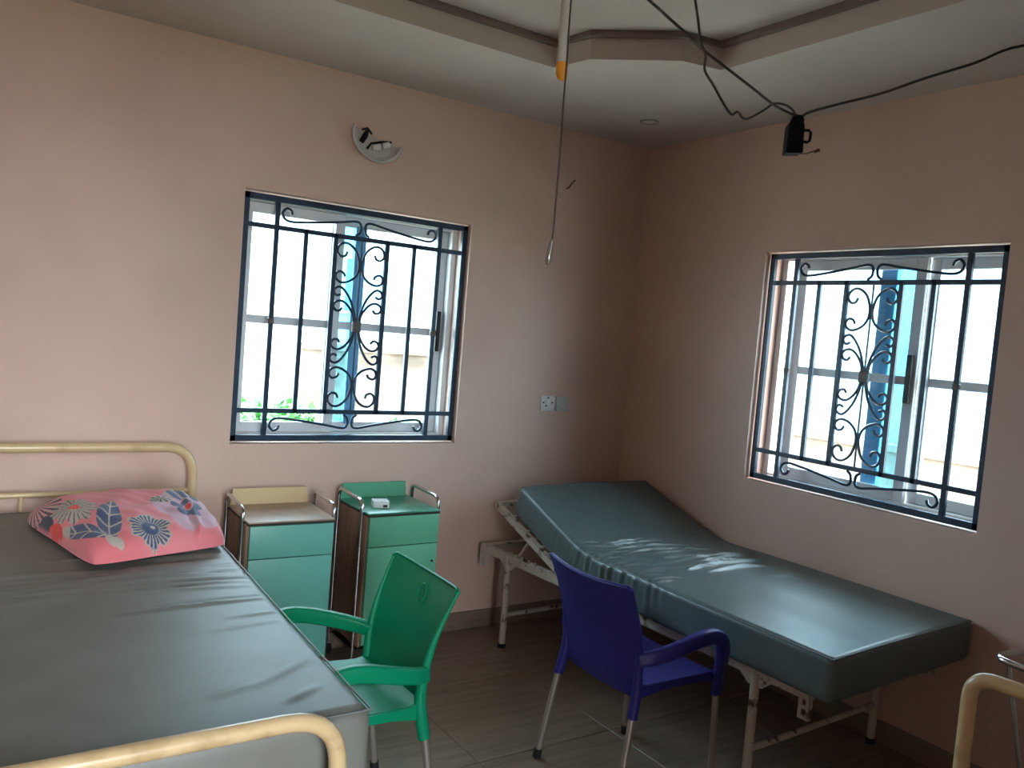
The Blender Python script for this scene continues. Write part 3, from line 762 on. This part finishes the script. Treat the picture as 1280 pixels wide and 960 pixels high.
# ------------------------------------------------------------------ small fittings
t = thing('wall_lamp', 'broken half-round wall lamp with missing shade above the back window', 'wall lamp', (-1.695, 0, 2.40))
bm = bmesh.new()
ring = [(.118*math.cos(a), .104*math.sin(a)) for a in [PI*1.0+PI*k/24 for k in range(25)]]
vs = [[bm.verts.new((x, y, z+.035)) for x, z in ring] for y in (0, -.008)]
bm.faces.new(vs[0]); bm.faces.new(vs[1][::-1])
for j in range(25): bm.faces.new((vs[0][j], vs[0][(j+1) % 25], vs[1][(j+1) % 25], vs[1][j]))
obj('back_plate', bm, M_lampw, t)
rot = Matrix.Rotation(math.radians(-5), 4, 'Y'); 
tube('glass_rim', [(.124*math.cos(a), -.030, .110*math.sin(a)+.038) for a in [PI*.97+PI*1.03*k/28 for k in range(29)]], .0075, M_frost, t, 10)
tube('inner_rim', [(.108*math.cos(a), -.016, .096*math.sin(a)+.036) for a in [PI*.99+PI*k/28 for k in range(29)]], .0055, M_frost, t, 8)
def cyl(bm, a, b, r, seg=14): sweep(bm, [a, b], r, seg)
for a, b in (((-.012, -.022, -.018), (.022, -.026, -.002)), ((.032, -.026, .006), (.062, -.028, .026))):
    bm = bmesh.new(); cyl(bm, a, b, .014); obj('lamp_holder', bm, M_plate, t)
tube('holder_bracket', [(-.03, -.012, -.03), (-.02, -.014, .0), (.03, -.014, .028), (.075, -.012, .045)], .005, M_black, t, 8)
bm = bmesh.new(); sweep(bm, [(-.068, -.016, -.012), (-.058, -.018, .022), (-.055, -.02, .048)], [.012, .014, .009], 8); obj('clip', bm, M_black, t)
tube('clip_spring', [(-.08, -.018, .042), (-.058, -.02, .058), (-.03, -.02, .04)], .005, M_black, t, 8)
rot = None; t.rotation_euler = (0, math.radians(12), 0)

t = thing('power_socket', 'white power socket on the back wall, nearer the window', 'socket', (-.568, 0, 1.213))
bx('plate', (-.046, -.009, -.042), (.046, 0, .042), M_plate, t, .003)
bx('switch', (-.012, -.015, -.006), (.010, -.0092, .024), M_foam, t, .002)
for x, z in ((0, .031), (.030, .004), (-.030, .004)): bx('pin_hole', (x-.005, -.0104, z-.004), (x+.005, -.0092, z+.004), M_edge, t)
bx('pin_hole', (-.016, -.0104, -.018), (-.006, -.0092, -.010), M_edge, t)
t = thing('blank_plate', 'grey-green blank outlet plate right of the power socket', 'wall plate', (-.466, 0, 1.213))
bx('plate', (-.042, -.008, -.040), (.042, 0, .040), M_plate2, t, .003); bx('outlet', (-.006, -.012, -.018), (.006, -.0082, -.004), M_alu, t, .001)
t = tube('wire_stub', catmull([(-.558, 0, 2.385), (-.557, -.020, 2.392), (-.548, -.03, 2.412), (-.530, -.034, 2.432)], 5), .004, M_wire, None, 6)
tag(t, 'short bent wire stub sticking out of the back wall', 'wire')

t = thing('downlight', 'round recessed downlight in the ceiling near the corner', 'downlight', (-.415, -.458, H))
bm = bmesh.new(); lathe(bm, [(.036, -.001), (.044, -.006), (.048, -.004), (.049, 0)], 28); obj('ring', bm, mat('downlight_metal', (140, 136, 130), .4), t)
bm = bmesh.new(); lathe(bm, [(.0345, -.0035), (.0345, -.0005)], 24); obj('lens', bm, M_lampw, t)

ZT2 = H+TRAY
t = thing('ceiling_rod', 'white tube with an orange end hanging from the ceiling recess', 'rod', (-2.108, -2.035, ZT2))
r0 = ray(702.5, 80, 2.0)-Vector(t.location); r1 = ray(702, 99, 2.0)-Vector(t.location)
tube('tube', [(0, 0, 0), r0], .0128, M_pvc, t, 14)
bm = bmesh.new(); dirv = (r1-r0).normalized(); sweep(bm, [r0-dirv*.002, r0+dirv*.024, r0+dirv*.034, r0+dirv*.039], [.0142, .0142, .011, .005], 14); obj('end_cap', bm, M_orange, t)
bm = bmesh.new(); lathe(bm, [(.05, 0), (.05, -.015), (.02, -.03)], 20); obj('ceiling_cup', bm, M_pvc, t)

pc = thing('pull_cord', 'thin brown pull cord with a clear plastic end', 'pull cord', (-2.155, -2.128, ZT2))
o0 = Vector(pc.location)
pts = [Vector(pc.location)] + [ray(x, y, 1.9) for x, y in ((714, 0), (709, 70), (705, 120), (700, 190), (696, 240), (692, 285), (690.5, 299))]
tube('cord', [p-o0 for p in catmull(pts, 5)], .0021, M_wire, pc, 6)
a = ray(690, 299, 1.9)-o0
bm = bmesh.new(); sweep(bm, [a, a+Vector((-.001, 0, -.008)), a+Vector((-.003, 0, -.03)), a+Vector((-.005, 0, -.05)), a+Vector((-.0055, 0, -.058))], [.003, .0055, .0075, .008, .005], 10); obj('clear_end', bm, M_clear, pc)
bm = bmesh.new(); sweep(bm, [a+Vector((0, -.002, -.004)), a+Vector((-.006, -.003, -.045))], .0018, 6); obj('knot_tail', bm, M_foam, pc)

# black box on cables
BD = 2.9
bp_ = ray(997, 172, BD)
t = thing('adapter_box', 'black adapter box hanging from cables near the right wall', 'adapter', bp_)
mtx = m3.to_4x4()
K = BD/FPX
def cl(px, py, w_=0): return mtx @ Vector(((px-997)*K, -(py-172)*K, w_))
def slab(name, poly, d0, d1, m, parent):
    bm = bmesh.new(); A = [bm.verts.new(cl(x, y, d0)) for x, y in poly]; B = [bm.verts.new(cl(x, y, d1)) for x, y in poly]
    bm.faces.new(A[::-1]); bm.faces.new(B); n = len(poly)
    for j in range(n): bm.faces.new((A[j], A[(j+1) % n], B[(j+1) % n], B[j]))
    bmesh.ops.bevel(bm, geom=bm.edges[:], offset=.003, segments=2, affect='EDGES'); return obj(name, bm, m, parent)
slab('body', [(980, 193), (1001, 193), (1003, 160), (1002, 151), (990, 150), (984, 157)], -.024, .024, M_black, t)
slab('cap', [(988, 153), (1004, 154), (1003, 146), (992, 144)], -.016, .016, M_black, t)
tube('lug', [cl(1003, 163), cl(1011, 163), cl(1013.5, 166), cl(1012, 176), cl(1009, 178), cl(1002, 177)], .005, M_black, t, 8)
tube('lead', [cl(1000, 192), cl(1008, 192), cl(1017, 189), cl(1022, 188)], .0022, M_wire, t, 6)
tube('lead_tip', [cl(1018, 190), cl(1024, 187.5)], .006, M_red, t, 8)
def ray_z(px, py, z):
    d = _d + CR*((px-640)/FPX) - CU*((py-480)/FPX); return CAM + d*((z-CAM.z)/d.z)
def cable(label, px, d0, d1, head=None, r=.0042, tail=None):
    n = len(px); P = [ray(x, y, d0+(d1-d0)*(i/(n-1))) for i, (x, y) in enumerate(px)]
    if head: P = [Vector(h) for h in head]+P
    if tail: P = P+[Vector(h) for h in tail]
    o = tube('cable', catmull(P, 5), r, M_wire, None, 8); tag(o, label, 'cable', 'cables to the black box')
cable('straighter brown cable from the ceiling recess down to the black box', [(811, 0), (830, 17), (861, 45), (881, 64), (912, 88), (943, 112), (967, 131), (984, 140), (995, 144.5)], 2.25, BD, [ray_z(752, -52, ZT2-.004)])
cable('kinked brown cable looping down from the ceiling recess to the black box', [(869, 0), (872, 21), (876, 52), (882, 69), (881, 88), (892, 107), (904, 129), (914, 143), (922, 140), (932, 149), (953, 139), (967, 130), (981, 131), (990, 137), (994, 143)], 2.3, BD, [ray_z(862, -52, ZT2-.004)], .0038)
cable('brown cable running from the black box to the right wall', [(1002, 146), (1008, 142), (1019, 138), (1053, 129), (1101, 117), (1156, 98), (1218, 79), (1280, 57)], BD, 2.72, None, .0048, [(-.15, -2.42, 2.690), (0, -2.55, 2.695)])

# ------------------------------------------------------------------ right foreground: cream tube frame and chrome stand
b0 = ray(1236, 848, 2.12); dv = Vector((.08, -.997, 0))
t = thing('tube_frame_stand', 'cream tubular steel frame with rounded corner at the right photo edge', 'frame', (b0.x-.012, b0.y+.03, 0))
o0 = Vector(t.location); zt = b0.z-.004
q_ = Vector((b0.x, b0.y, 0))-dv*.040
pth = fillet([Vector((q_.x, q_.y, .02)), Vector((q_.x, q_.y, zt)), q_+dv*.8+Vector((0, 0, zt)), q_+dv*.8+Vector((0, 0, .02))], .062, 8)
tube('rail', [p-o0 for p in pth], .019, M_cream, t, 16)
tube('cross_rail', [q_+Vector((0, 0, .22))-o0, q_+dv*.8+Vector((0, 0, .22))-o0], .011, M_cream, t, 10)
sx = Vector((.997, .08, 0))
for k in (0, .8):
    f = q_+dv*k
    tube('foot', [f-sx*.16+Vector((0, 0, .013))-o0, f+sx*.16+Vector((0, 0, .013))-o0], .013, M_cream, t, 10)
c0 = ray(1249, 822, 2.5)
e1 = Vector((.995, -.08, 0)).normalized(); e2 = Vector((-.08, -.995, 0)).normalized()
t = thing('chrome_stand', 'chrome basin stand with splayed legs behind the cream tube frame', 'stand', (c0.x+.2, c0.y-.2, 0))
o0 = Vector(t.location); cc = Vector((c0.x, c0.y, c0.z))-e1*.012-e2*.006; SW, SD = .44, .42
cor = [cc, cc+e1*SW, cc+e1*SW+e2*SD, cc+e2*SD]
loop_ = []
for i in range(4):
    a, p, b = cor[i-1], cor[i], cor[(i+1) % 4]
    va, vb = (a-p).normalized(), (b-p).normalized()
    for j in range(7):
        k = j/6; loop_.append((1-k)**2*(p+va*.045)+2*k*(1-k)*p+k*k*(p+vb*.045))
bm = bmesh.new(); sweep(bm, [p-o0 for p in loop_], .0105, 12, closed=True, up=(0, 0, 1)); obj('rim', bm, M_chrome, t)
mid = (cor[0]+cor[2])/2
for i in range(4):
    a = cor[i]+(mid-cor[i])*.13; b = cor[i]+(mid-cor[i])*.60; b.z = .02
    tube('leg', [a-o0+Vector((0, 0, -.008)), b-o0], .0085, M_chrome, t, 10)
    tube('rubber_foot', [b-o0+Vector((0, 0, -.02)), b-o0+Vector((0, 0, .012))], .011, M_rub, t, 10)
zz = .32; f = (cc.z-zz)/cc.z
rg = [cor[i]+(mid-cor[i])*(.13+.47*f) for i in range(4)]
bm = bmesh.new(); sweep(bm, [Vector((p.x, p.y, zz))-o0 for p in rg], .006, 8, closed=True, up=(0, 0, 1)); obj('lower_ring', bm, M_chrome, t)

# ------------------------------------------------------------------ outside
GZ = -.35
g = bx('ground_dark_added', (-30, -40, GZ-.3), (-.5, -7.22, GZ), mat('lawn', (84, 88, 62), .95, rgb2=(66, 72, 48), nscale=3)); struct(g, 'dark lawn added unseen behind the camera to limit bounced daylight')  # dark ground added out of view so less light reaches the upper wall
g = bx('ground_outside', (-.45, -25, GZ-.3), (30, -.5, GZ), M_soil); struct(g, 'bare earth of the yard outside the right window')
g = bx('ground_yard', (-25, -.49, GZ-.3), (30, 35, GZ), M_soil); struct(g, 'bare earth of the yard outside the windows')
def house(label, cat, a, b, roof_h, ridge, wins, facade, mp=None):
    t = thing('neighbour_house', label, cat, ((a[0]+b[0])/2, (a[1]+b[1])/2, GZ)); o0 = Vector(t.location)
    A, B = Vector((*a, GZ))-o0, Vector((b[0], b[1], roof_h))-o0
    bx('wall', A, B, mp or M_paintw, t)
    bm = bmesh.new(); e = .5; zt_ = B.z; zr = B.z+ridge
    if facade == 'y':
        P = [(A.x-e, A.y-e, zt_), (B.x+e, A.y-e, zt_), (B.x+e, B.y+e, zt_), (A.x-e, B.y+e, zt_), (A.x-e, (A.y+B.y)/2, zr), (B.x+e, (A.y+B.y)/2, zr)]
    else:
        P = [(A.x-e, A.y-e, zt_), (A.x-e, B.y+e, zt_), (B.x+e, B.y+e, zt_), (B.x+e, A.y-e, zt_), ((A.x+B.x)/2, A.y-e, zr), ((A.x+B.x)/2, B.y+e, zr)]
    v = [bm.verts.new(p) for p in P]
    for f in ((0, 1, 5, 4), (2, 3, 4, 5), (0, 4, 3), (1, 2, 5), (0, 3, 2, 1)): bm.faces.new([v[i] for i in f])
    obj('roof', bm, M_roof, t, 0)
    for (u, z, ww, hh) in wins:
        if facade == 'y': wo = bx('window', Vector((u-ww, a[1]-.05, z))-o0, Vector((u+ww, a[1]-.001, z+hh))-o0, M_alu, t); bx('pane', Vector((u-ww+.08, a[1]-.07, z+.08))-o0, Vector((u+ww-.08, a[1]-.051, z+hh-.08))-o0, M_hwin, wo)
        else: wo = bx('window', Vector((a[0]-.05, u-ww, z))-o0, Vector((a[0]-.001, u+ww, z+hh))-o0, M_alu, t); bx('pane', Vector((a[0]-.07, u-ww+.08, z+.08))-o0, Vector((a[0]-.051, u+ww-.08, z+hh-.08))-o0, M_hwin, wo)
    return t
house('pale house beyond the yard seen through the back window', 'house', (-3.5, 14), (9, 20), 5.2, 2.0, [(1.6, 1.7, .8, 1.3), (4.6, 1.7, .8, 1.3)], 'y')
house('pale house beyond the yard seen through the right window', 'house', (8.5, -4), (15, 7.5), 6.0, 2.2, [], 'x', M_paintb)
def block_wall(name, label, p0, p1, h, axis):
    t = struct(bx(name, (min(p0[0], p1[0]), min(p0[1], p1[1]), GZ), (max(p0[0], p1[0]), max(p0[1], p1[1]), h-.08), M_block), label)
    bx('coping', (min(p0[0], p1[0])-.04, min(p0[1], p1[1])-.04, h-.08), (max(p0[0], p1[0])+.04, max(p0[1], p1[1])+.04, h), M_block, t)
block_wall('yard_wall_back', 'brown block wall at the end of the yard behind the bush', (.35, 6.5), (6.3, 6.72), 1.25, 'x')
block_wall('yard_wall_right', 'low brown block wall of the yard outside the right window', (6.1, -4.0), (6.3, 6.49), .62, 'y')
for i, y in enumerate((.95, 1.9)):
    t = thing('fence_post', ['white post on the right yard wall nearer the window edge', 'white post on the right yard wall further along'][i], 'post', (6.2, y, .62), 0, 'posts on the yard wall')
    bx('post', (-.04, -.04, 0), (.04, .04, .7), M_paintw, t, .005)
    for k in range(4): bx('arm', (-.09, -.02, .12+k*.16), (-.041, .02, .16+k*.16), M_paintw, t)
def bush(label, loc, R, Hh, n, seed):
    rg = random.Random(seed)
    t = thing('bush', label, 'bush', loc, 0, 'bushes in the yard')
    for k in range(4):
        a = rg.uniform(0, 2*PI); tube('stem', [(0, 0, -.02), (.3*R*math.cos(a), .3*R*math.sin(a), Hh*.35), (.6*R*math.cos(a), .6*R*math.sin(a), Hh*.7)], .02, M_bark, t, 6)
    bm = bmesh.new()
    for k in range(n):
        th_, ph = rg.uniform(0, 2*PI), math.acos(rg.uniform(-.4, 1)); rr = rg.uniform(.55, 1.0)
        p = Vector((R*rr*math.sin(ph)*math.cos(th_), R*rr*math.sin(ph)*math.sin(th_), Hh*.5+Hh*.5*rr*math.cos(ph)))
        d = Vector((rg.gauss(0, 1), rg.gauss(0, 1), rg.gauss(.4, .8))).normalized(); s = d.cross(Vector((0, 0, 1))).normalized(); l, ww = rg.uniform(.09, .16), rg.uniform(.03, .05)
        vs = [bm.verts.new(q) for q in (p, p+d*l*.5+s*ww, p+d*l, p+d*l*.5-s*ww)]; bm.faces.new(vs)
    f = obj('foliage', bm, M_leaf, t, 0); f['kind'] = 'stuff'
bush('broad green bush low in the left half of the back window', (-.95, 3.6, GZ), .85, 1.15, 2600, 1)
bush('smaller green bush beside the broad one outside the back window', (.75, 4.6, GZ), .6, .85, 1400, 2)
